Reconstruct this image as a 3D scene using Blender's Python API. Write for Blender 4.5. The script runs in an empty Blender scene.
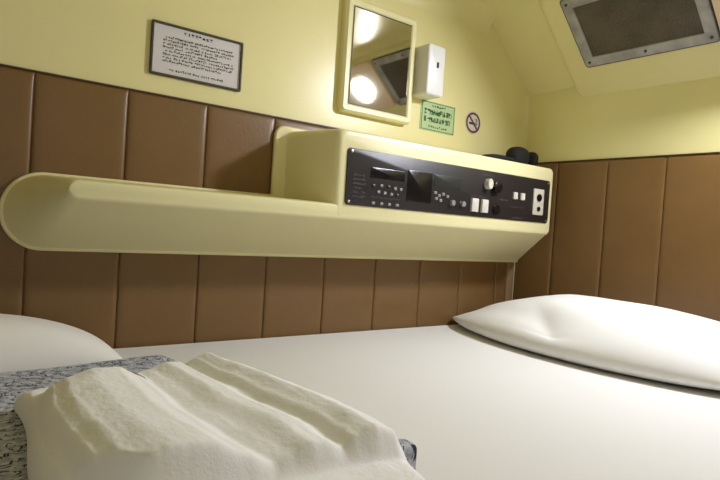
import bpy, bmesh, math, random
from mathutils import Vector, Matrix, noise
random.seed(7)
SC = bpy.context.scene
COL = SC.collection
L = 1.294          # head-end wall (x)
ZE = 0.6188        # where the sloped ceiling meets the head-end wall
ZC = 0.785         # flat ceiling height above the mattress top
XC = 1.118         # where the slope meets the flat ceiling
HP = 0.432         # top of the padded vinyl
FL = -0.16         # capsule floor

# ------------------------------------------------------------------ materials
def new_mat(name):
    m = bpy.data.materials.new(name); m.use_nodes = True
    nt = m.node_tree
    b = nt.nodes['Principled BSDF']
    return m, nt, b

def N(nt, t, **kw):
    n = nt.nodes.new(t)
    for k, v in kw.items():
        if k in n.inputs.keys(): n.inputs[k].default_value = v
        else: setattr(n, k, v)
    return n

def simple(name, col, rough=.5, metal=0, spec=.5, var=0, vscale=8, bump=0, bscale=60, coords='Object', sheen=0):
    m, nt, b = new_mat(name)
    b.inputs['Roughness'].default_value = rough
    b.inputs['Metallic'].default_value = metal
    b.inputs['Specular IOR Level'].default_value = spec
    if sheen: b.inputs['Sheen Weight'].default_value = sheen
    tc = N(nt, 'ShaderNodeTexCoord')
    if var:
        nz = N(nt, 'ShaderNodeTexNoise', Scale=vscale, Detail=4.0)
        nt.links.new(tc.outputs[coords], nz.inputs['Vector'])
        r = N(nt, 'ShaderNodeValToRGB')
        r.color_ramp.elements[0].position = .3; r.color_ramp.elements[1].position = .7
        r.color_ramp.elements[0].color = tuple(c*(1-var) for c in col)+(1,)
        r.color_ramp.elements[1].color = tuple(min(1, c*(1+var)) for c in col)+(1,)
        nt.links.new(nz.outputs['Fac'], r.inputs['Fac']); nt.links.new(r.outputs['Color'], b.inputs['Base Color'])
    else:
        b.inputs['Base Color'].default_value = tuple(col)+(1,)
    if bump:
        nz = N(nt, 'ShaderNodeTexNoise', Scale=bscale, Detail=3.0)
        nt.links.new(tc.outputs[coords], nz.inputs['Vector'])
        bp = N(nt, 'ShaderNodeBump', Strength=bump, Distance=.002)
        nt.links.new(nz.outputs['Fac'], bp.inputs['Height']); nt.links.new(bp.outputs['Normal'], b.inputs['Normal'])
    return m

CREAM = (.78, .715, .35)
M = {}
M['cream'] = simple('cream_wall', CREAM, .30, var=.03, vscale=4, bump=.12, bscale=14)
M['cream_plastic'] = simple('cream_plastic', (.80, .745, .42), .38, var=.02, vscale=6)
M['vinyl'] = simple('brown_vinyl', (.185, .100, .033), .36, spec=.45, var=.08, vscale=7, bump=.12, bscale=240)
M['vinyl_dark'] = simple('brown_binding', (.065, .036, .018), .5)
M['corner_strip'] = simple('corner_strip_vinyl', (.25, .155, .075), .45, var=.05)
M['sheet'] = simple('white_sheet', (.73, .72, .70), .8, spec=.2, bump=.10, bscale=9)
M['pillow'] = simple('white_pillowcase', (.78, .77, .745), .8, spec=.2, bump=.15, bscale=30)
M['duvet'] = simple('white_duvet', (.84, .82, .79), .85, spec=.2, bump=.15, bscale=25)
M['towel'] = simple('white_terry', (.90, .895, .895), .95, spec=.1, bump=.16, bscale=420, sheen=.15)
M['black'] = simple('black_plate', (.017, .013, .013), .42, var=.1)
M['black_soft'] = simple('black_foam', (.007, .0065, .008), .75, bump=.2, bscale=300)
M['black_gloss'] = simple('black_glass', (.005, .005, .006), .22)
M['lcd'] = simple('lcd_grey', (.028, .032, .028), .3)
M['white_plastic'] = simple('white_plastic', (.80, .80, .80), .4)
M['off_white'] = simple('off_white_keys', (.62, .59, .52), .45)
M['grey_plastic'] = simple('grey_plastic', (.24, .23, .22), .45)
M['pale_plate'] = simple('pale_socket_plate', (.62, .58, .47), .4)
M['screw'] = simple('screw_metal', (.65, .58, .45), .3, metal=.9)
M['ink'] = simple('dark_ink', (.035, .03, .028), .7)
M['grey_print'] = simple('grey_print', (.17, .16, .17), .7)
M['paper'] = simple('white_paper', (.66, .62, .60), .6)
M['frame_dark'] = simple('dark_notice_frame', (.055, .045, .025), .45)
M['green'] = simple('green_ink', (.06, .20, .075), .7)
M['green_paper'] = simple('pale_green_sticker', (.46, .58, .29), .6)
M['maroon'] = simple('maroon_ink', (.10, .035, .045), .6)
M['sticker'] = simple('pale_sticker', (.66, .58, .50), .5)
M['metal'] = simple('worn_grey_metal', (.36, .35, .34), .55, metal=.35, var=.28, vscale=28)
M['metal_dark'] = simple('dark_screw', (.06, .055, .05), .4, metal=.5)
M['lamp_plate'] = simple('lamp_housing', (.80, .62, .46), .5)

def mirror_mat():
    m, nt, b = new_mat('mirror_glass')
    b.inputs['Base Color'].default_value = (.62, .60, .50, 1)
    b.inputs['Metallic'].default_value = 1
    b.inputs['Roughness'].default_value = .035
    return m
M['mirror'] = mirror_mat()

def grille_mat():
    m, nt, b = new_mat('dark_wire_mesh')
    tc = N(nt, 'ShaderNodeTexCoord')
    vo = N(nt, 'ShaderNodeTexVoronoi', Scale=330.0)
    nz = N(nt, 'ShaderNodeTexNoise', Scale=16.0, Detail=4.0)
    nt.links.new(tc.outputs['Object'], vo.inputs['Vector']); nt.links.new(tc.outputs['Object'], nz.inputs['Vector'])
    r = N(nt, 'ShaderNodeValToRGB')
    r.color_ramp.elements[0].color = (.045, .036, .026, 1); r.color_ramp.elements[1].color = (.12, .095, .065, 1)
    ma = N(nt, 'ShaderNodeMath', operation='MULTIPLY_ADD'); ma.inputs[1].default_value = .55; 
    nt.links.new(vo.outputs['Distance'], ma.inputs[0]); nt.links.new(nz.outputs['Fac'], ma.inputs[2])
    r.color_ramp.elements[0].position = .35; r.color_ramp.elements[1].position = 1
    nt.links.new(ma.outputs[0], r.inputs['Fac']); nt.links.new(r.outputs['Color'], b.inputs['Base Color'])
    b.inputs['Roughness'].default_value = .5; b.inputs['Metallic'].default_value = .3
    return m
M['grille'] = grille_mat()

def yukata_mat():
    m, nt, b = new_mat('blue_grey_print')
    tc = N(nt, 'ShaderNodeTexCoord')
    mp = N(nt, 'ShaderNodeMapping'); mp.inputs['Rotation'].default_value = (0, 0, .35)
    nt.links.new(tc.outputs['Object'], mp.inputs['Vector'])
    dn = N(nt, 'ShaderNodeTexNoise', Scale=55.0, Detail=1.0)
    nt.links.new(mp.outputs['Vector'], dn.inputs['Vector'])
    ad = N(nt, 'ShaderNodeVectorMath', operation='MULTIPLY_ADD'); ad.inputs[1].default_value = (.012, .012, 0)
    nt.links.new(dn.outputs['Color'], ad.inputs[0]); nt.links.new(mp.outputs['Vector'], ad.inputs[2])
    def bars(w_, r_, m_, off):
        br = N(nt, 'ShaderNodeTexBrick', Scale=1.0); br.offset = off
        br.inputs['Brick Width'].default_value = w_; br.inputs['Row Height'].default_value = r_
        br.inputs['Mortar Size'].default_value = m_; br.inputs['Mortar Smooth'].default_value = .35
        br.inputs['Color1'].default_value = (0, 0, 0, 1); br.inputs['Color2'].default_value = (0, 0, 0, 1)
        br.inputs['Mortar'].default_value = (1, 1, 1, 1)
        nt.links.new(ad.outputs[0], br.inputs['Vector']); return br
    b1, b2 = bars(.017, .0085, .0010, .37), bars(.0075, .013, .0008, .5)
    mxm = N(nt, 'ShaderNodeMath', operation='MAXIMUM')
    nt.links.new(b1.outputs['Color'], mxm.inputs[0]); nt.links.new(b2.outputs['Color'], mxm.inputs[1])
    nz = N(nt, 'ShaderNodeTexNoise', Scale=95.0, Detail=2.0)
    nt.links.new(mp.outputs['Vector'], nz.inputs['Vector'])
    gt = N(nt, 'ShaderNodeMath', operation='GREATER_THAN'); gt.inputs[1].default_value = .52
    nt.links.new(nz.outputs['Fac'], gt.inputs[0])
    mu = N(nt, 'ShaderNodeMath', operation='MULTIPLY')
    nt.links.new(mxm.outputs[0], mu.inputs[0]); nt.links.new(gt.outputs[0], mu.inputs[1])
    n2 = N(nt, 'ShaderNodeTexNoise', Scale=130.0, Detail=3.0)
    nt.links.new(mp.outputs['Vector'], n2.inputs['Vector'])
    base = N(nt, 'ShaderNodeValToRGB')
    base.color_ramp.elements[0].position = .35; base.color_ramp.elements[1].position = .65
    base.color_ramp.elements[0].color = (.30, .32, .40, 1); base.color_ramp.elements[1].color = (.62, .63, .68, 1)
    nt.links.new(n2.outputs['Fac'], base.inputs['Fac'])
    mx = N(nt, 'ShaderNodeMix', data_type='RGBA')
    nt.links.new(mu.outputs[0], mx.inputs[0]); nt.links.new(base.outputs['Color'], mx.inputs[6])
    mx.inputs[7].default_value = (.045, .052, .085, 1)
    nt.links.new(mx.outputs[2], b.inputs['Base Color'])
    b.inputs['Roughness'].default_value = .9; b.inputs['Specular IOR Level'].default_value = .1
    return m
M['yukata'] = yukata_mat()

def lamp_mat():
    m, nt, b = new_mat('lit_diffuser')
    b.inputs['Base Color'].default_value = (.9, .85, .7, 1)
    b.inputs['Emission Color'].default_value = (.86, .89, 1.0, 1)
    b.inputs['Emission Strength'].default_value = LAMP
    return m
LAMP = 600.0
M['lamp'] = lamp_mat()

# ------------------------------------------------------------------ helpers
def origin_of(o):
    v = Vector((0, 0, 0))
    while o: v += o.location; o = o.parent
    return v

def obj(name, verts, faces, mat, parent=None, smooth=None, kind=None, label=None, cat=None, group=None):
    """link one mesh object; verts are world coordinates"""
    vs = [Vector(v) for v in verts]
    me = bpy.data.meshes.new(name)
    lo = Vector((min(v.x for v in vs), min(v.y for v in vs), min(v.z for v in vs)))
    hi = Vector((max(v.x for v in vs), max(v.y for v in vs), max(v.z for v in vs)))
    org = Vector(((lo.x+hi.x)/2, (lo.y+hi.y)/2, lo.z))
    me.from_pydata([v-org for v in vs], [], faces)
    me.validate(); 
    bm = bmesh.new(); bm.from_mesh(me); bmesh.ops.recalc_face_normals(bm, faces=bm.faces); bm.to_mesh(me); bm.free()
    me.materials.append(M[mat])
    if smooth is not None:
        for p in me.polygons: p.use_smooth = True
        me.set_sharp_from_angle(angle=math.radians(smooth))
    o = bpy.data.objects.new(name, me); COL.objects.link(o)
    if parent: o.parent = parent; o.location = org-origin_of(parent)
    else: o.location = org
    if kind: o['kind'] = kind
    if label: o['label'] = label
    if cat: o['category'] = cat
    if group: o['group'] = group
    return o

def thing(name, label, cat, loc, group=None):
    o = bpy.data.objects.new(name, None); COL.objects.link(o)
    o.location = loc; o.empty_display_size = .05
    o['label'] = label; o['category'] = cat
    if group: o['group'] = group
    return o

def rrect(x0, x1, z0, z1, r, n=7):
    """rounded rectangle outline, same vertex count for every call; r a number or (bl, br, tr, tl)"""
    rr = (r,)*4 if isinstance(r, (int, float)) else r
    cs = [(x0+rr[0], z0+rr[0], rr[0], math.pi), (x1-rr[1], z0+rr[1], rr[1], 1.5*math.pi),
          (x1-rr[2], z1-rr[2], rr[2], 0), (x0+rr[3], z1-rr[3], rr[3], .5*math.pi)]
    out = []
    for cx, cz, q, a0 in cs:
        for i in range(n):
            a = a0+i/(n-1)*math.pi/2
            out.append((cx+q*math.cos(a), cz+q*math.sin(a)))
    return out

def loft(rings, cap0=True, cap1=True):
    n = len(rings[0]); V = [v for r in rings for v in r]; F = []
    for k in range(len(rings)-1):
        for i in range(n):
            j = (i+1) % n
            F.append((k*n+i, k*n+j, (k+1)*n+j, (k+1)*n+i))
    if cap0: F.append(tuple(range(n)))
    if cap1: F.append(tuple((len(rings)-1)*n+i for i in range(n)))
    return V, F

class Frame:
    """a flat working plane: o + u*a + v*b + w*n  (w = height off the surface)"""
    def __init__(s, o, a, b, n): s.o, s.a, s.b, s.n = Vector(o), Vector(a), Vector(b), Vector(n)
    def __call__(s, u, v, w=0): return s.o+s.a*u+s.b*v+s.n*w
SIDE = Frame((0, 0, 0), (1, 0, 0), (0, 0, 1), (0, -1, 0))          # left wall, w towards the room
HEAD = Frame((L, 0, 0), (0, -1, 0), (0, 0, 1), (-1, 0, 0))         # head-end wall, u = -y
_t = Vector((XC-L, 0, ZC-ZE)); SLEN = _t.length; _t.normalize()
SLOPE = Frame((L, 0, ZE), (0, -1, 0), _t, (-_t.z, 0, _t.x))         # sloped ceiling, u = -y, v up the slope

def plate(fr, u0, u1, v0, v1, w0, w1, r=.002, bev=.0008, n=5):
    """rounded slab with softened front edge"""
    bev = min(bev, (w1-w0)*.6)
    ri = max(r-bev, .00005)
    rings = [[fr(u, v, w0) for u, v in rrect(u0, u1, v0, v1, r, n)],
             [fr(u, v, w1-bev) for u, v in rrect(u0, u1, v0, v1, r, n)],
             [fr(u, v, w1-bev*.3) for u, v in rrect(u0+bev*.3, u1-bev*.3, v0+bev*.3, v1-bev*.3, max(r-bev*.3, .00005), n)],
             [fr(u, v, w1) for u, v in rrect(u0+bev, u1-bev, v0+bev, v1-bev, ri, n)]]
    return loft(rings)

def ring_frame(fr, u0, u1, v0, v1, t, w0, w1, r=.002, ri=.001, bev=.001, n=5):
    """picture-frame shaped solid"""
    R = [(0, w0, 0), (0, w1-bev, 0), (bev, w1, 0)]
    rings = [[fr(u, v, w) for u, v in rrect(u0+d, u1-d, v0+d, v1-d, max(r-d, .0001), n)] for d, w, _ in R]
    R2 = [(t-bev, w1), (t, w1-bev), (t, w0)]
    rings += [[fr(u, v, w) for u, v in rrect(u0+d, u1-d, v0+d, v1-d, ri, n)] for d, w in R2]
    n_ = len(rings[0]); V, F = loft(rings, False, False)
    k = (len(rings)-1)*n_
    for i in range(n_):
        j = (i+1) % n_
        F.append((i, j, k+j, k+i))
    return V, F

def disc(fr, u, v, r, w0, w1, n=20, dome=0, rv=None):
    rv = rv or r
    prof = [(1, w0), (1, w1), (.93, w1+(w1-w0)*.06)]
    if dome: prof = [(1, w0), (1, w1)]+[(math.cos(a), w1+dome*math.sin(a)) for a in (.35, .7, 1.05, 1.35)]
    rings = [[fr(u+r*k*math.cos(2*math.pi*i/n), v+rv*k*math.sin(2*math.pi*i/n), w) for i in range(n)] for k, w in prof]
    return loft(rings)

def quads(fr, rects, w):
    """flat printed marks: list of (u0,u1,v0,v1) or 4-point polygons"""
    V, F = [], []
    for q in rects:
        if isinstance(q[0], (int, float)):
            u0, u1, v0, v1 = q; q = [(u0, v0), (u1, v0), (u1, v1), (u0, v1)]
        k = len(V); V += [fr(u, v, w) for u, v in q]; F.append(tuple(range(k, k+len(q))))
    return V, F

def glyph_line(u0, u1, v, h, wd, gap, ragged=0, th=.13):
    """a row of small illegible characters built of strokes"""
    out = []; u = u0; end = u1-random.random()*ragged
    while u+wd <= end:
        for k in range(random.choice((2, 3, 3))):
            if random.random() < .55:
                vv = v+h*random.random()*(1-th); out.append((u, u+wd*(.6+.4*random.random()), vv, vv+h*th))
            else:
                uu = u+wd*random.random()*.8; out.append((uu, uu+wd*.18, v, v+h*(.6+.4*random.random())))
        u += wd+gap
        if random.random() < .08: u += wd*.8
    return out

def grid_mesh(nu, nv, f):
    V = [f(i/nu, j/nv) for j in range(nv+1) for i in range(nu+1)]
    F = [(j*(nu+1)+i, j*(nu+1)+i+1, (j+1)*(nu+1)+i+1, (j+1)*(nu+1)+i) for j in range(nv) for i in range(nu)]
    return V, F

def box(x0, x1, y0, y1, z0, z1):
    V = [(x, y, z) for x in (x0, x1) for y in (y0, y1) for z in (z0, z1)]
    F = [(0, 1, 3, 2), (4, 6, 7, 5), (0, 4, 5, 1), (2, 3, 7, 6), (0, 2, 6, 4), (1, 5, 7, 3)]
    return V, F

def merge(*parts):
    V, F = [], []
    for v, f in parts:
        k = len(V); V += list(v); F += [tuple(i+k for i in q) for q in f]
    return V, F

def tube(pts, rad, n=10, flat=1.0):
    rings = []
    P = [Vector(p) for p in pts]
    for i, p in enumerate(P):
        t = (P[min(i+1, len(P)-1)]-P[max(i-1, 0)]).normalized()
        s = t.cross(Vector((0, 0, 1))).normalized(); u = s.cross(t)
        rings.append([p+s*math.cos(2*math.pi*k/n)*rad*flat+u*math.sin(2*math.pi*k/n)*rad for k in range(n)])
    return loft(rings)

X0, YN, XE = -.74, -1.25, .45     # foot wall, near side, edge of the added opening
# ------------------------------------------------------------------ the room shell
obj('floor', *box(X0, L+.03, YN, .03, FL-.03, FL), 'cream', kind='structure')
obj('wall_left', *box(X0, L+.03, 0, .03, FL, ZC+.06), 'cream', kind='structure')
obj('wall_head', *box(L, L+.03, YN, 0, FL, ZE+.02), 'cream', kind='structure')
# near wall only closes the head half; opening added to let in fill light
obj('wall_right', *box(XE, L+.03, YN-.03, YN, FL, ZC+.06), 'cream', kind='structure')
obj('wall_foot', *box(X0-.03, X0, YN, .03, FL, ZC+.06), 'cream', kind='structure')

# ceiling: flat part and slope as one moulded shell with a soft bend
prof = []
c0 = Vector((X0, ZC)); c1 = Vector((XC, ZC)); c2 = Vector((L+.03, ZE-.03*_t.z/abs(_t.x)))
for i in range(9):
    k = i/8; a = c1+(c0-c1).normalized()*.03; b = c1+(c2-c1).normalized()*.03
    prof.append(a*(1-k)**2+c1*2*k*(1-k)+b*k*k)
prof = [c0]+prof+[c2]
V, F = [], []
for q in prof:
    V += [(q.x, 0.0, q.y), (q.x, YN, q.y), (q.x, YN, q.y+.05), (q.x, 0.0, q.y+.05)]
for i in range(len(prof)-1):
    for k in range(4):
        F.append((4*i+k, 4*i+(k+1) % 4, 4*i+4+(k+1) % 4, 4*i+4+k))
F += [(0, 1, 2, 3), tuple(4*(len(prof)-1)+k for k in range(4))]
ceiling = obj('ceiling', V, F, 'cream', smooth=25, kind='structure')
# raised moulded field of the slope that carries the grille and the lamp
RAISE = .022
rings = []
for d, w in ((-.004, -.004), (.0, .004), (.004, .012), (.009, .018), (.016, .0212), (.024, RAISE)):
    rings.append([SLOPE(u, v, w) for u, v in rrect(.150+d, 1.08-d, -.040+d, .262-d, .03)])
obj('raised_field', *loft(rings), 'cream', ceiling, smooth=60)

def cove(name, a, b, d1, d2, r):
    """concave quarter fillet along edge a-b between directions d1, d2"""
    V, F = [], []
    a, b, d1, d2 = map(Vector, (a, b, d1, d2)); n = 7
    for p in (a, b):
        V.append(p)
        for i in range(n):
            t = i/(n-1)*math.pi/2
            V.append(p+d1*r*(1-math.sin(t))+d2*r*(1-math.cos(t)))
    m = n+1
    for i in range(n): F.append((i, (i+1) % m, m+(i+1) % m, m+i))
    F.append((n, 0, m, m+n)); F += [tuple(range(m)), tuple(range(m, 2*m))]
    obj(name, V, F, 'cream', smooth=50, kind='structure')
cove('trim_1', (X0, 0, ZC), (XC, 0, ZC), (0, -1, 0), (0, 0, -1), .045)
cove('trim_2', (L, 0, HP), (L, 0, ZE), (0, -1, 0), (-1, 0, 0), .010)

# padded vinyl panels, one mesh each, children of their wall
def pad(fr, u0, u1, wall):
    g, nu, nv = .0004, 22, 30
    def f(a, b):
        a = (1-math.cos(a*math.pi))/2; b = (1-math.cos(b*math.pi))/2
        e = lambda t: 1-(2*abs(t-.5))**16
        h = .0012+.0040*(max(0, e(a))**.5)*(max(0, e(b))**.5)
        return fr(u0+g+(u1-u0-2*g)*a, FL+(HP-.003-FL)*b, h)
    V, F = grid_mesh(nu, nv, f)
    k = len(V); V += [fr(u0+g, FL, 0), fr(u1-g, FL, 0), fr(u1-g, HP-.003, 0), fr(u0+g, HP-.003, 0)]
    F.append((k, k+1, k+2, k+3))
    return obj('padded_panel', V, F, 'vinyl', wall, smooth=60)
wl = bpy.data.objects['wall_left']; wh = bpy.data.objects['wall_head']
P = .1365
u = .1155-7*P
while u < L-.05:
    pad(SIDE, max(u, X0), min(u+P, L-.045), wl); u += P
NEAR = Frame((0, YN, 0), (1, 0, 0), (0, 0, 1), (0, 1, 0))
wn = bpy.data.objects['wall_right']
u = XE
while u < L-.05:
    pad(NEAR, u, min(u+P, L-.012), wn); u += P
FOOT = Frame((X0, 0, 0), (0, -1, 0), (0, 0, 1), (1, 0, 0))
wf = bpy.data.objects['wall_foot']
u = .012
while u < -YN-.05:
    pad(FOOT, u, min(u+P, -YN), wf); u += P
u = .006; nxt = .115
while u < -YN:
    pad(HEAD, u, min(nxt, -YN), wh); u = nxt; nxt += P
obj('trim_3', *box(X0, L, -.0045, 0, HP-.003, HP-.0006), 'vinyl_dark', kind='structure')
obj('trim_4', *box(L-.0045, L, YN, -.0045, HP-.003, HP-.0006), 'vinyl_dark', kind='structure')
obj('trim_5', *plate(SIDE, L-.040, L-.012, FL, .168, 0, .008, .002, .004), 'corner_strip', smooth=50, kind='structure')
# dark backing behind the seams
obj('trim_6', *box(X0, L-.01, -.0006, 0, FL, HP-.004), 'vinyl', kind='structure')
obj('trim_7', *box(L-.0006, L, YN, 0, FL, HP-.004), 'vinyl', kind='structure')

# ------------------------------------------------------------------ mattress
def mat_surface():
    x0, x1, y0, y1, r = X0+.02, L-.008, YN+.01, -.0075, .006
    rings = []
    for d, z in ((0, FL), (0, -.05), (0, -r), (r*.3, -r*.3)):
        rings.append([(u, v, z) for u, v in rrect(x0+d, x1-d, y0+d, y1-d, .02-d*.5)])
    V, F = loft(rings, True, False)
    n = len(rings[0]); k = 3*n
    # top with faint creases
    nu, nv = 90, 70
    base = len(V)
    for j in range(nv+1):
        for i in range(nu+1):
            x = x0+r+(x1-x0-2*r)*i/nu; y = y0+r+(y1-y0-2*r)*j/nv
            e = min(i, nu-i, j, nv-j); a = min(1, e/4)
            V.append((x, y, a*(-.0030+.0020*(noise.noise((x*5, y*5, 0)))+.0010*noise.noise((x*14+y*6, y*9, 3)))))
    for j in range(nv):
        for i in range(nu):
            q = base+j*(nu+1)+i; F.append((q, q+1, q+nu+2, q+nu+1))
    # stitch border: duplicate flat rim
    rim = [base+i for i in range(nu+1)]+[base+j*(nu+1)+nu for j in range(1, nv+1)]+[base+nv*(nu+1)+i for i in range(nu-1, -1, -1)]+[base+j*(nu+1) for j in range(nv-1, 0, -1)]
    F.append(tuple(k+i for i in range(n)))
    return V, F
obj('mattress', *mat_surface(), 'sheet', smooth=40, cat='mattress',
    label='white sheeted mattress filling the floor of the sleeping capsule')

# ------------------------------------------------------------------ pillow
def pillow_mesh():
    A, B, C, D = Vector((1.048, -.014)), Vector((1.030, -.70)), Vector((1.268, -.72)), Vector((1.272, -.035))
    n = 56
    def f(a, b, top):
        u = a*2-1; v = b*2-1          # u along A->B, v front->back
        u = math.sin(u*math.pi/2); v = math.sin(v*math.pi/2)
        a2, b2 = (u+1)/2, (v+1)/2
        p = A*(1-a2)*(1-b2)+B*a2*(1-b2)+C*a2*b2+D*(1-a2)*b2
        # front edge belly
        p.x -= .098*(1-u*u)**.75*(1-b2)
        hu = max(0, 1-abs(u)**2.6); hv = max(0, 1-abs(v)**2.3)
        h = (hu**.62)*(hv**.55)
        lift = .019+.001*math.exp(-(a2/.08)**2)
        if top:
            rise = .72+.28*min(1, a2/.34)**.8
            z = lift+.096*h*(.76+.34*b2)*rise
            # edge of the pillowcase flap: a crease running up from the front edge
            d = a2-(.53-.62*b2)
            mk = math.exp(-((b2-.15)/.15)**2)*min(1, b2/.05)
            z -= mk*.020*(math.exp(d/.16) if d < 0 else math.exp(-d/.060))
            z += .0022*noise.noise((a2*6, b2*5, 1))*h+.0016*math.sin((a2*3+b2*10)*2.0)*h*math.exp(-((b2-.2)/.2)**2)
        else:
            z = .0012+(lift-.0012)*(1-min(1, h*1.9)**.7)
        return Vector((p.x, p.y, z))
    V, F = grid_mesh(n*2, n, lambda a, b: f(a, b, True))
    V2, F2 = grid_mesh(n*2, n, lambda a, b: f(a, b, False))
    V, F = merge((V, F), (V2, F2))
    return V, F
V, F = pillow_mesh()
pil = obj('pillow', V, F, 'pillow', smooth=70, cat='pillow',
    label='plump white pillow lying against the brown padded head-end wall')
bm = bmesh.new(); bm.from_mesh(pil.data); bmesh.ops.remove_doubles(bm, verts=bm.verts, dist=.0005)
bmesh.ops.recalc_face_normals(bm, faces=bm.faces); bm.to_mesh(pil.data); bm.free()
for p_ in pil.data.polygons: p_.use_smooth = True

# ------------------------------------------------------------------ duvet at the foot end
def soft_slab(outline_fn, top_fn, nu, nv, z0):
    V, F = grid_mesh(nu, nv, lambda a, b: Vector((*outline_fn(a, b), top_fn(a, b))))
    V2, F2 = grid_mesh(nu, nv, lambda a, b: Vector((*outline_fn(a, b), z0)))
    # rim
    ring = [i for i in range(nu+1)]+[j*(nu+1)+nu for j in range(1, nv+1)]+[nv*(nu+1)+i for i in range(nu-1, -1, -1)]+[j*(nu+1) for j in range(nv-1, 0, -1)]
    k = len(V)
    R = [(ring[i], ring[(i+1) % len(ring)], k+ring[(i+1) % len(ring)], k+ring[i]) for i in range(len(ring))]
    V, F = merge((V, F), (V2, F2)); return V, F+R

def duvet():
    def sq(a): return math.sin((a*2-1)*math.pi/2)
    def out(a, b):
        u, v = sq(a), sq(b)
        x = -.21+.448*u; yf = -.205+(x+.26)*.101+.008; y = yf+(-.010-yf)*(v+1)/2
        return x, y
    def top(a, b):
        u, v = sq(a), sq(b)
        h = (max(0, 1-abs(u)**5.5)**.75)*(max(0, 1-abs(v)**3)**.55)
        x, y = out(a, b)
        return .003+h*(.076+.003*noise.noise((x*9, y*9, 5)))-.010*max(0, u-.55)*h
    return soft_slab(out, top, 90, 40, .0025)
obj('folded_duvet', *duvet(), 'duvet', smooth=70, cat='duvet',
    label='puffy white folded duvet at the left edge, against the padded wall')

# ------------------------------------------------------------------ folded yukata
def yukata():
    A, B, C, D = Vector((-.26, -.205)), Vector((.283, -.150)), Vector((.372, -.622)), Vector((-.20, -.74))
    def e(t): return (1-math.cos(t*math.pi))/2
    def out(a, b):
        a2, b2 = e(a), e(b)
        p = A*(1-a2)*(1-b2)+B*a2*(1-b2)+C*a2*b2+D*(1-a2)*b2
        # soften corners, wavy hems
        p.x += .004*math.sin(b2*17)*a2; p.y += .004*math.sin(a2*15)
        return p.x, p.y
    def top(a, b):
        a2, b2 = e(a), e(b)
        d = min(a2*.55, (1-a2)*.55, b2*.47, (1-b2)*.47)
        h = .015*min(1, d/.010)**.5
        x, y = out(a, b)
        h += .0018*noise.noise((x*14, y*14, 2))*min(1, d/.02)
        # second folded layer a little inside the hem
        h += .005/(1+math.exp(-(d-.045)/.003))
        # turned-up right front corner
        q = (Vector((x, y))-C).length
        h += .020*math.exp(-(q/.035)**2)
        return .0045+max(h, .0008)
    return soft_slab(out, top, 140, 120, .0032)
obj('folded_yukata', *yukata(), 'yukata', smooth=60, cat='robe',
    label='folded blue grey patterned cotton robe under the white towel')

# ------------------------------------------------------------------ towel
def sstep(t, a, b):
    t = max(0, min(1, (t-a)/(b-a))); return t*t*(3-2*t)
PROF = [(0, 0), (.05, .005), (.11, .019), (.17, .026), (.27, .031), (.38, .029), (.47, .019), (.545, .008), (.60, .011), (.675, .0185),
        (.725, .0175), (.775, .0115), (.82, .0185), (.88, .0245), (.94, .019), (.97, .011), (1, 0)]
def pchip(t):
    if t <= PROF[0][0] or t >= PROF[-1][0]: return 0
    for (a, u), (b, v) in zip(PROF, PROF[1:]):
        if a <= t <= b:
            k = (t-a)/(b-a); k = k*.5+.5*k*k*(3-2*k); return u+(v-u)*k
def towel():
    A, B, C, D = Vector((.070, -.372)), Vector((.272, -.338)), Vector((.300, -.712)), Vector((.062, -.790))
    def e(t): return (1-math.cos(t*math.pi))/2*.6+t*.4
    def out(a, b):
        a2, b2 = e(a), e(b)
        p = A*(1-a2)*(1-b2)+B*a2*(1-b2)+C*a2*b2+D*(1-a2)*b2
        p.y += .010*math.sin(a2*10+.5)*(1-b2)-.014*math.exp(-((a2-.42)/.14)**2)*(1-b2)
        p.x += .004*math.sin(b2*11)*(1-a2)+(.003*math.sin(b2*9+1)+.040*math.sin(b2*math.pi)**.8*max(0, b2-.0)**.3)*a2**3
        return p.x, p.y
    def top(a, b):
        a2, b2 = e(a), e(b)
        d = min(a2*.24, (1-a2)*.24, b2*.38, (1-b2)*.38)
        s = min(1, d/.016); s = math.sqrt(max(0, 1-(1-s)**2))
        x, y = out(a, b)
        t = a2+.015*noise.noise((x*16, y*16, 8))+.02*math.sin(b2*6)*(1-a2)
        up = pchip(t)
        fe = -.646-.10*max(0, x-.10)
        m = sstep(y, fe-.007, fe+.009)   # upper folds stop short of the front hem
        back = -.398 if t < .52 else -.352
        m *= 1-sstep(y, back-.035, back+.012)
        c = (x-.096)*.80+(y+.622)*.60                      # the upper layer's cut-off corner at the left front
        if t < .52: m *= .15+.85*sstep(c, -.006, .006)
        h = .018+up*m
        h += .0022*noise.noise((x*20, y*20, 4))+.0008*noise.noise((x*50, y*50, 9))+.0004*noise.noise((x*240, y*240, 6))
        return .0305+h*s
    return soft_slab(out, top, 200, 200, .0300)
obj('bath_towel', *towel(), 'towel', smooth=75, cat='towel',
    label='rumpled white terry towel folded on top of the patterned robe')

# ------------------------------------------------------------------ moulded console (shelf and control box)
con = thing('bedside_console', 'long cream moulded wall shelf with a black control panel at its right end', 'console', (.68, 0, .16))
def ring(x0, x1, z0, z1, r, y): return [(u, y, v) for u, v in rrect(x0, x1, z0, z1, r, 14)]
S = [ring(.078, 1.2875, .159, .279, (.058, .004, .004, .058), -.0062),
     ring(.078, 1.2875, .159, .279, (.058, .004, .004, .058), -.0105),
     ring(.0795, 1.287, .1605, .2775, (.057, .004, .004, .057), -.0125),
     ring(.0830, 1.2865, .1640, .2758, (.0545, .004, .004, .0545), -.0130),
     ring(.0842, 1.286, .1655, .2750, (.0535, .005, .005, .0535), -.0150)]
for k in (.15, .3, .45, .6, .75, .87, .95):
    lx = .0842+(.1405-.0842)*(k**.8); S.append(ring(lx, 1.286-0.0662*k, .1655+0.0702*k, .2750-0.0077*k, (.0535+(.016-.0535)*k, .005, .005, .0535+(.014-.0535)*k**.8), -.015-.126*k))
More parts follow.
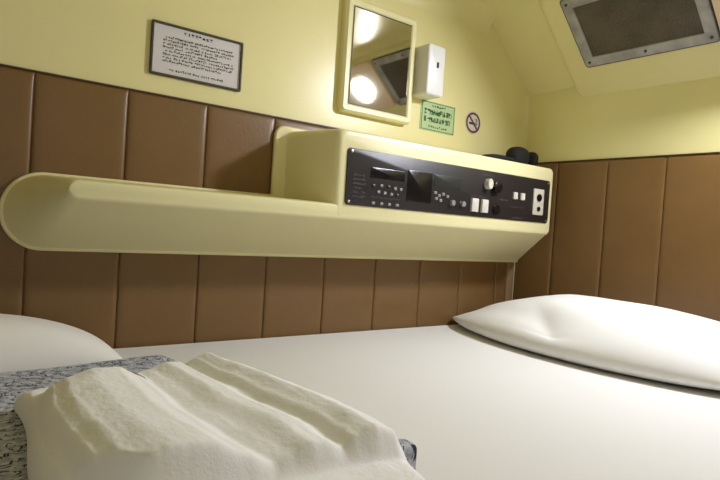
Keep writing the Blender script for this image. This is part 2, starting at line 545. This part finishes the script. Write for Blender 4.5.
S += [ring(0.1425, 1.2203, 0.2371, 0.2669, (.0145, 0.006, 0.006, 0.0145), -0.1425),
      ring(0.144, 1.2198, 0.239, 0.2659, (0.0135, 0.006, 0.006, 0.0135), -0.147),
      ring(0.146, 1.2179, 0.2419, 0.264, (0.011, 0.005, 0.005, 0.011), -0.1492),
      ring(0.1485, 1.216, 0.2448, 0.2616, (0.008, 0.004, 0.004, 0.008), -0.1497)]
obj('shelf', *loft(S), 'cream_plastic', con, smooth=35)
B = [ring(.522, 1.2875, .262, .4145, (.004, .004, .006, .022), -.0062),
     ring(.522, 1.2875, .262, .4145, (.004, .004, .006, .022), -.0110),
     ring(.5245, 1.287, .262, .4125, (.004, .004, .006, .021), -.0135),
     ring(.540, 1.2865, .262, .4080, (.004, .004, .006, .017), -.0140),
     ring(.546, 1.286, .262, .4055, (.004, .004, .006, .015), -.0165),
     ring(0.5734, 1.2246, 0.2419, 0.4037, (0.006, 0.006, 0.012, 0.014), -0.139),
     ring(0.5782, 1.2232, 0.2419, 0.4023, (0.008, 0.007, 0.012, 0.014), -0.146),
     ring(0.5821, 1.2218, 0.2429, 0.3999, (0.008, 0.007, 0.011, 0.013), -0.1492),
     ring(0.5869, 1.2179, 0.2467, 0.3951, (0.006, 0.006, 0.009, 0.011), -0.1505)]
obj('control_box', *loft(B), 'cream_plastic', con, smooth=35)
PY = 0.0
PF = Frame((0, -.1503, .00897), (.9605, 0, 0), (0, 0, .9605), (0, -1, 0))     # face of the control box
panel = obj('control_panel', *plate(PF, .6215, 1.2575, .2685, .3765, PY, PY+.0030, .007, .0008), 'black', con, smooth=40)
W = PY+.0030
def part(name, mesh, mat, smooth=40, label=None): return obj(name, *mesh, mat, panel, smooth=smooth, label=label)
part('display', plate(PF, .678, .766, .325, .346, W, W+.0012, .002), 'black_gloss')
part('display', plate(PF, .774, .843, .287, .351, W, W+.0014, .002), 'black_gloss')
part('display', plate(PF, .848, .932, .324, .350, W, W+.0012, .002), 'lcd', label='grey liquid crystal display')
for uu, vv in ((.687, .310), (.706, .312), (.725, .311), (.742, .309), (.757, .309), (.733, .297), (.716, .298), (.700, .299), (.749, .296)):
    part('button', plate(PF, uu-.0036, uu+.0036, vv-.0028, vv+.0028, W, W+.0022, .0015), random.choice(['grey_plastic', 'metal_dark', 'grey_plastic']))
for uu in (.688, .709, .729, .750):
    part('button', plate(PF, uu-.004, uu+.004, .2735, .279, W, W+.0022, .0015), 'grey_plastic')
for uu, vv in ((.854, .311), (.866, .306), (.878, .310), (.891, .306), (.858, .299), (.871, .296)):
    part('button', plate(PF, uu-.004, uu+.004, vv-.0032, vv+.0032, W, W+.0022, .0015), 'grey_plastic')
for uu in (.905, .938):
    part('button', disc(PF, uu, .2935, .0062, W, W+.007), 'grey_plastic')
part('volume_knob', disc(PF, 1.016, .3455, .0085, W, W+.012, rv=.0120), 'pale_plate', label='pale round dial')
part('volume_knob', disc(PF, 1.046, .341, .0135, W, W+.010), 'black_gloss', label='black round dial')
for a, b in ((.966, .988), (1.000, 1.021)):
    s = part('rocker_switch', plate(PF, a, b, .279, .3095, W, W+.006, .002, .0018), 'off_white', label='white rocker switch')
part('socket', disc(PF, 1.053, .289, .0115, W, W+.004), 'black_gloss')
for a in (1.112, 1.140):
    part('switch', plate(PF, a, a+.0145, .319, .336, W, W+.004, .001), 'off_white', label='small white square switch')
part('socket_plate', plate(PF, 1.191, 1.232, .287, .352, W, W+.0025, .003), 'pale_plate', label='pale upright socket plate')
for vv, rr in ((.330, .0095), (.302, .006)):
    part('socket', disc(PF, 1.2115, vv, rr, W+.0025, W+.0045), 'black_gloss')
for uu, vv in ((.6305, .370), (.6295, .2745), (1.2495, .370), (1.2495, .2745)):
    part('screw', disc(PF, uu, vv, .0028, W, W+.0012, 12), 'screw')
# faint captions on the plate (too small in the photograph to read)
def caption(g): part('caption', quads(PF, g, W+.0003), 'grey_print', None)
cap = []
for k in range(6): cap += glyph_line(.638, .672, .325-k*.0082, .0042, .0032, .0012, .010)
caption(cap)
caption(glyph_line(1.000, 1.045, .3645, .0035, .003, .001, .004))
caption(glyph_line(1.062, 1.098, .3125, .0035, .003, .001, .004))
caption(glyph_line(1.113, 1.156, .2725, .0042, .0034, .001, .002))
caption(glyph_line(1.108, 1.160, .2990, .0030, .003, .001, .004))
caption(glyph_line(.965, 1.02, .3135, .0028, .0026, .001, .004))
caption(glyph_line(.683, .76, .2865, .0028, .0026, .0016, .004))

# ------------------------------------------------------------------ headphones on the console
hp = thing('headphones', 'black headphones lying on the right end of the cream console', 'headphones', (1.20, -.062, .408))
def blob(c, rx, ry, rz, n=18):
    V = []; F = []
    for j in range(n+1):
        for i in range(n*2):
            a = math.pi*j/n; b = math.pi*i/n
            d = Vector((math.sin(a)*math.cos(b), math.sin(a)*math.sin(b), math.cos(a)))
            d = Vector([math.copysign(abs(t)**.8, t) for t in d])
            V.append((c[0]+d.x*rx, c[1]+d.y*ry, c[2]+d.z*rz))
    for j in range(n):
        for i in range(n*2):
            k = (i+1) % (n*2); F.append((j*n*2+i, j*n*2+k, (j+1)*n*2+k, (j+1)*n*2+i))
    return V, F
c = obj('ear_cup', *blob((1.186, -.066, .4330), .033, .024, .0248), 'black_soft', hp, smooth=60)
obj('cushion', *blob((1.192, -.050, .4315), .023, .011, .018), 'black_soft', c, smooth=60)
c = obj('ear_cup', *blob((1.241, -.066, .4320), .011, .021, .0200), 'black_soft', hp, smooth=60)
arc = []
for i in range(25):
    t = i/24*math.pi
    arc.append((1.200-.125*math.sin(t), -.056+.018*math.cos(t), .4195+.003*math.sin(t*2)**2))
obj('headband', *tube(arc, .0060, 10, 1.3), 'black_soft', hp, smooth=60)

# ------------------------------------------------------------------ framed notice on the left wall
nt_ = thing('framed_notice', 'white printed notice in a thin dark frame above the brown panels', 'notice', (.365, 0, .464))
obj('frame', *ring_frame(SIDE, .2825, .4485, .4635, .5535, .0038, 0, .006, .002, .0005, .0008), 'frame_dark', nt_, smooth=40)
obj('paper', *plate(SIDE, .2855, .4455, .4665, .5505, 0, .0025, .0005, .0002), 'paper', nt_)
mk = glyph_line(.338, .394, .5400, .0056, .0055, .0012, 0, .3)
for k in range(8): mk += glyph_line(.303+.004*(k in (0, 4)), .436, .5285-k*.0058, .0042, .0036, .0004, .045 if k in (3, 7) else .008, .30)
mk += glyph_line(.316, .416, .4740, .0046, .0034, .0006, 0, .34)
obj('printed_text', *quads(SIDE, mk, .0028), 'ink', nt_)

# ------------------------------------------------------------------ mirror
mi = thing('wall_mirror', 'rectangular mirror in a thick cream moulded surround on the left wall', 'mirror', (.77, 0, .466))
obj('surround', *ring_frame(SIDE, .667, .8635, .466, .705, .0195, 0, .0175, .012, .002, .005, 7), 'cream_plastic', mi, smooth=40)
obj('mirror_glass', *plate(SIDE, .6855, .8535, .4835, .6885, 0, .0150, .001, .0005), 'mirror', mi)
obj('glass_edge', *ring_frame(SIDE, .6862, .8528, .4842, .6878, .0016, .0150, .0162, .0004, .0002, .0003), 'frame_dark', mi)

# ------------------------------------------------------------------ small white wall box
wb = thing('wall_box', 'small white plastic box with a dark slot, beside the mirror above the green sticker', 'wall box', (.90, 0, .535))
obj('housing', *plate(SIDE, .8715, .9245, .5360, .6495, 0, .050, .006, .004, 7), 'white_plastic', wb, smooth=50)
obj('slot', *plate(SIDE, .8985, .9045, .5985, .6115, .050, .0512, .002, .0004), 'ink', wb, smooth=40, label='dark slot')

# ------------------------------------------------------------------ stickers
gs = thing('green_notice_sticker', 'pale green notice sticker with dark green printing below the white wall box', 'sticker', (.961, 0, .466))
obj('sheet', *plate(SIDE, .9035, 1.0175, .4665, .5360, 0, .0012, .0015, .0003), 'green_paper', gs)
g = [(.9065, 1.0145, .5325, .5342), (.9065, 1.0145, .4685, .4702), (.9065, .9085, .4685, .5342), (1.0125, 1.0145, .4685, .5342)]
g += glyph_line(.938, .988, .5230, .0065, .0070, .0010, 0, .33)
g += glyph_line(.915, 1.007, .5050, .0140, .0090, .0012, 0, .24)+glyph_line(.915, 1.007, .5050, .0140, .0090, .0012, 0, .24)
g += glyph_line(.915, 1.007, .4870, .0140, .0090, .0012, 0, .24)+glyph_line(.915, 1.007, .4870, .0140, .0090, .0012, 0, .24)
g += glyph_line(.930, .994, .4745, .0062, .0060, .0010, 0, .33)
obj('printed_text', *quads(SIDE, g, .0016), 'green', gs)

ns = thing('no_smoking_sticker', 'round no smoking sticker right of the green notice on the wall', 'sticker', (1.0835, 0, .484))
cx, cz = 1.0835, .5095
obj('sheet', *disc(SIDE, cx, cz, .0285, 0, .0010, 36), 'sticker', ns, smooth=40)
Vr, Fr = [], []
for i in range(40):
    a = 2*math.pi*i/40
    Vr += [SIDE(cx+.0260*math.cos(a), cz+.0260*math.sin(a), .0015), SIDE(cx+.0205*math.cos(a), cz+.0205*math.sin(a), .0015)]
for i in range(40):
    j = (i+1) % 40; Fr.append((2*i, 2*j, 2*j+1, 2*i+1))
sl = [(cx-.0165, cz+.0125), (cx-.0125, cz+.0165), (cx+.0165, cz-.0125), (cx+.0125, cz-.0165)]
V2, F2 = quads(SIDE, [sl], .0017)
obj('prohibition_ring', *merge((Vr, Fr), (V2, F2)), 'maroon', ns)
sm = [(cx-.015, cx+.008, cz-.0050, cz+.0010), (cx+.0092, cx+.0112, cz-.0050, cz+.0010), (cx+.0122, cx+.0142, cz-.0050, cz+.0010),
      (cx+.0092, cx+.0110, cz+.0025, cz+.0090), (cx+.0122, cx+.0140, cz+.0025, cz+.0115), (cx+.004, cx+.0110, cz+.0085, cz+.0100)]
obj('cigarette_symbol', *quads(SIDE, sm, .0014), 'ink', ns)

# ------------------------------------------------------------------ grille in the sloped ceiling
SR = Frame(SLOPE.o+SLOPE.n*RAISE, SLOPE.a, SLOPE.b, SLOPE.n)
gv = thing('ceiling_grille', 'dark mesh grille in a worn grey metal frame on the sloped ceiling', 'grille', SR(.34, .03))
GU0, GU1, GV0, GV1 = .2150, .5025, .062, .236
obj('frame', *ring_frame(SR, GU0, GU1, GV0, GV1, .0235, 0, .006, .007, .001, .0015), 'metal', gv, smooth=40)
obj('frame_edge', *ring_frame(SR, GU0-.0022, GU1+.0022, GV0-.0022, GV1+.0022, .0028, 0, .0045, .009, .007, .0006), 'metal_dark', gv, smooth=40)
obj('mesh_insert', *plate(SR, GU0+.022, GU1-.022, GV0+.022, GV1-.022, 0, .0028, .001, .0004), 'grille', gv)
for uu in (GU0+.012, (GU0+GU1)/2, GU1-.012):
    for vv in (GV0+.012, GV1-.012):
        obj('screw', *disc(SR, uu, vv, .0032, .006, .0075, 12), 'metal_dark', gv, smooth=40)

# ------------------------------------------------------------------ lamp beside the grille
lp = thing('ceiling_lamp', 'lit round lamp on a pinkish plate right of the ceiling grille', 'lamp', SR(.60, .05))
obj('housing', *plate(SR, .508, .71, .060, .240, 0, .012, .02, .005, 7), 'lamp_plate', lp, smooth=40)
obj('rim', *ring_frame(SR, .549, .659, .098, .208, .009, .012, .0255, .055, .046, .002, 12), 'lamp_plate', lp, smooth=40)  # unseen raised rim, added to cut grazing lamp light off the ceiling
obj('diffuser', *disc(SR, .604, .153, .036, .012, .018, 32, .003), 'lamp', lp, smooth=50)

# ------------------------------------------------------------------ world, camera, view
w = bpy.data.worlds.new('corridor_fill'); SC.world = w; w.use_nodes = True
w.node_tree.nodes['Background'].inputs['Color'].default_value = (1.0, .96, .93, 1)
w.node_tree.nodes['Background'].inputs['Strength'].default_value = .40  # even fill light, added through the opening to lift the left side

f_, yaw, pitch, roll, zc = 570.366854, .926217883, -.0223621683, .0660895976, .227230494
fw = Vector((math.cos(yaw)*math.cos(pitch), math.sin(yaw)*math.cos(pitch), math.sin(pitch)))
rt = Vector((math.sin(yaw), -math.cos(yaw), 0)); up = rt.cross(fw)
r2 = rt*math.cos(roll)+up*math.sin(roll); u2 = up*math.cos(roll)-rt*math.sin(roll)
cd = bpy.data.cameras.new('camera'); cam = bpy.data.objects.new('camera', cd); COL.objects.link(cam)
cam.matrix_world = Matrix(((r2.x, u2.x, -fw.x, 0), (r2.y, u2.y, -fw.y, -1), (r2.z, u2.z, -fw.z, zc), (0, 0, 0, 1)))
cd.sensor_fit = 'HORIZONTAL'; cd.sensor_width = 36; cd.lens = f_/720*36; cd.clip_start = .01
SC.camera = cam
SC.view_settings.view_transform = 'Standard'; SC.view_settings.look = 'None'
SC.view_settings.gamma = 1; SC.view_settings.use_curve_mapping = False
SC.view_settings.exposure = 0.0
SC.cycles.max_bounces = 10; SC.cycles.diffuse_bounces = 6
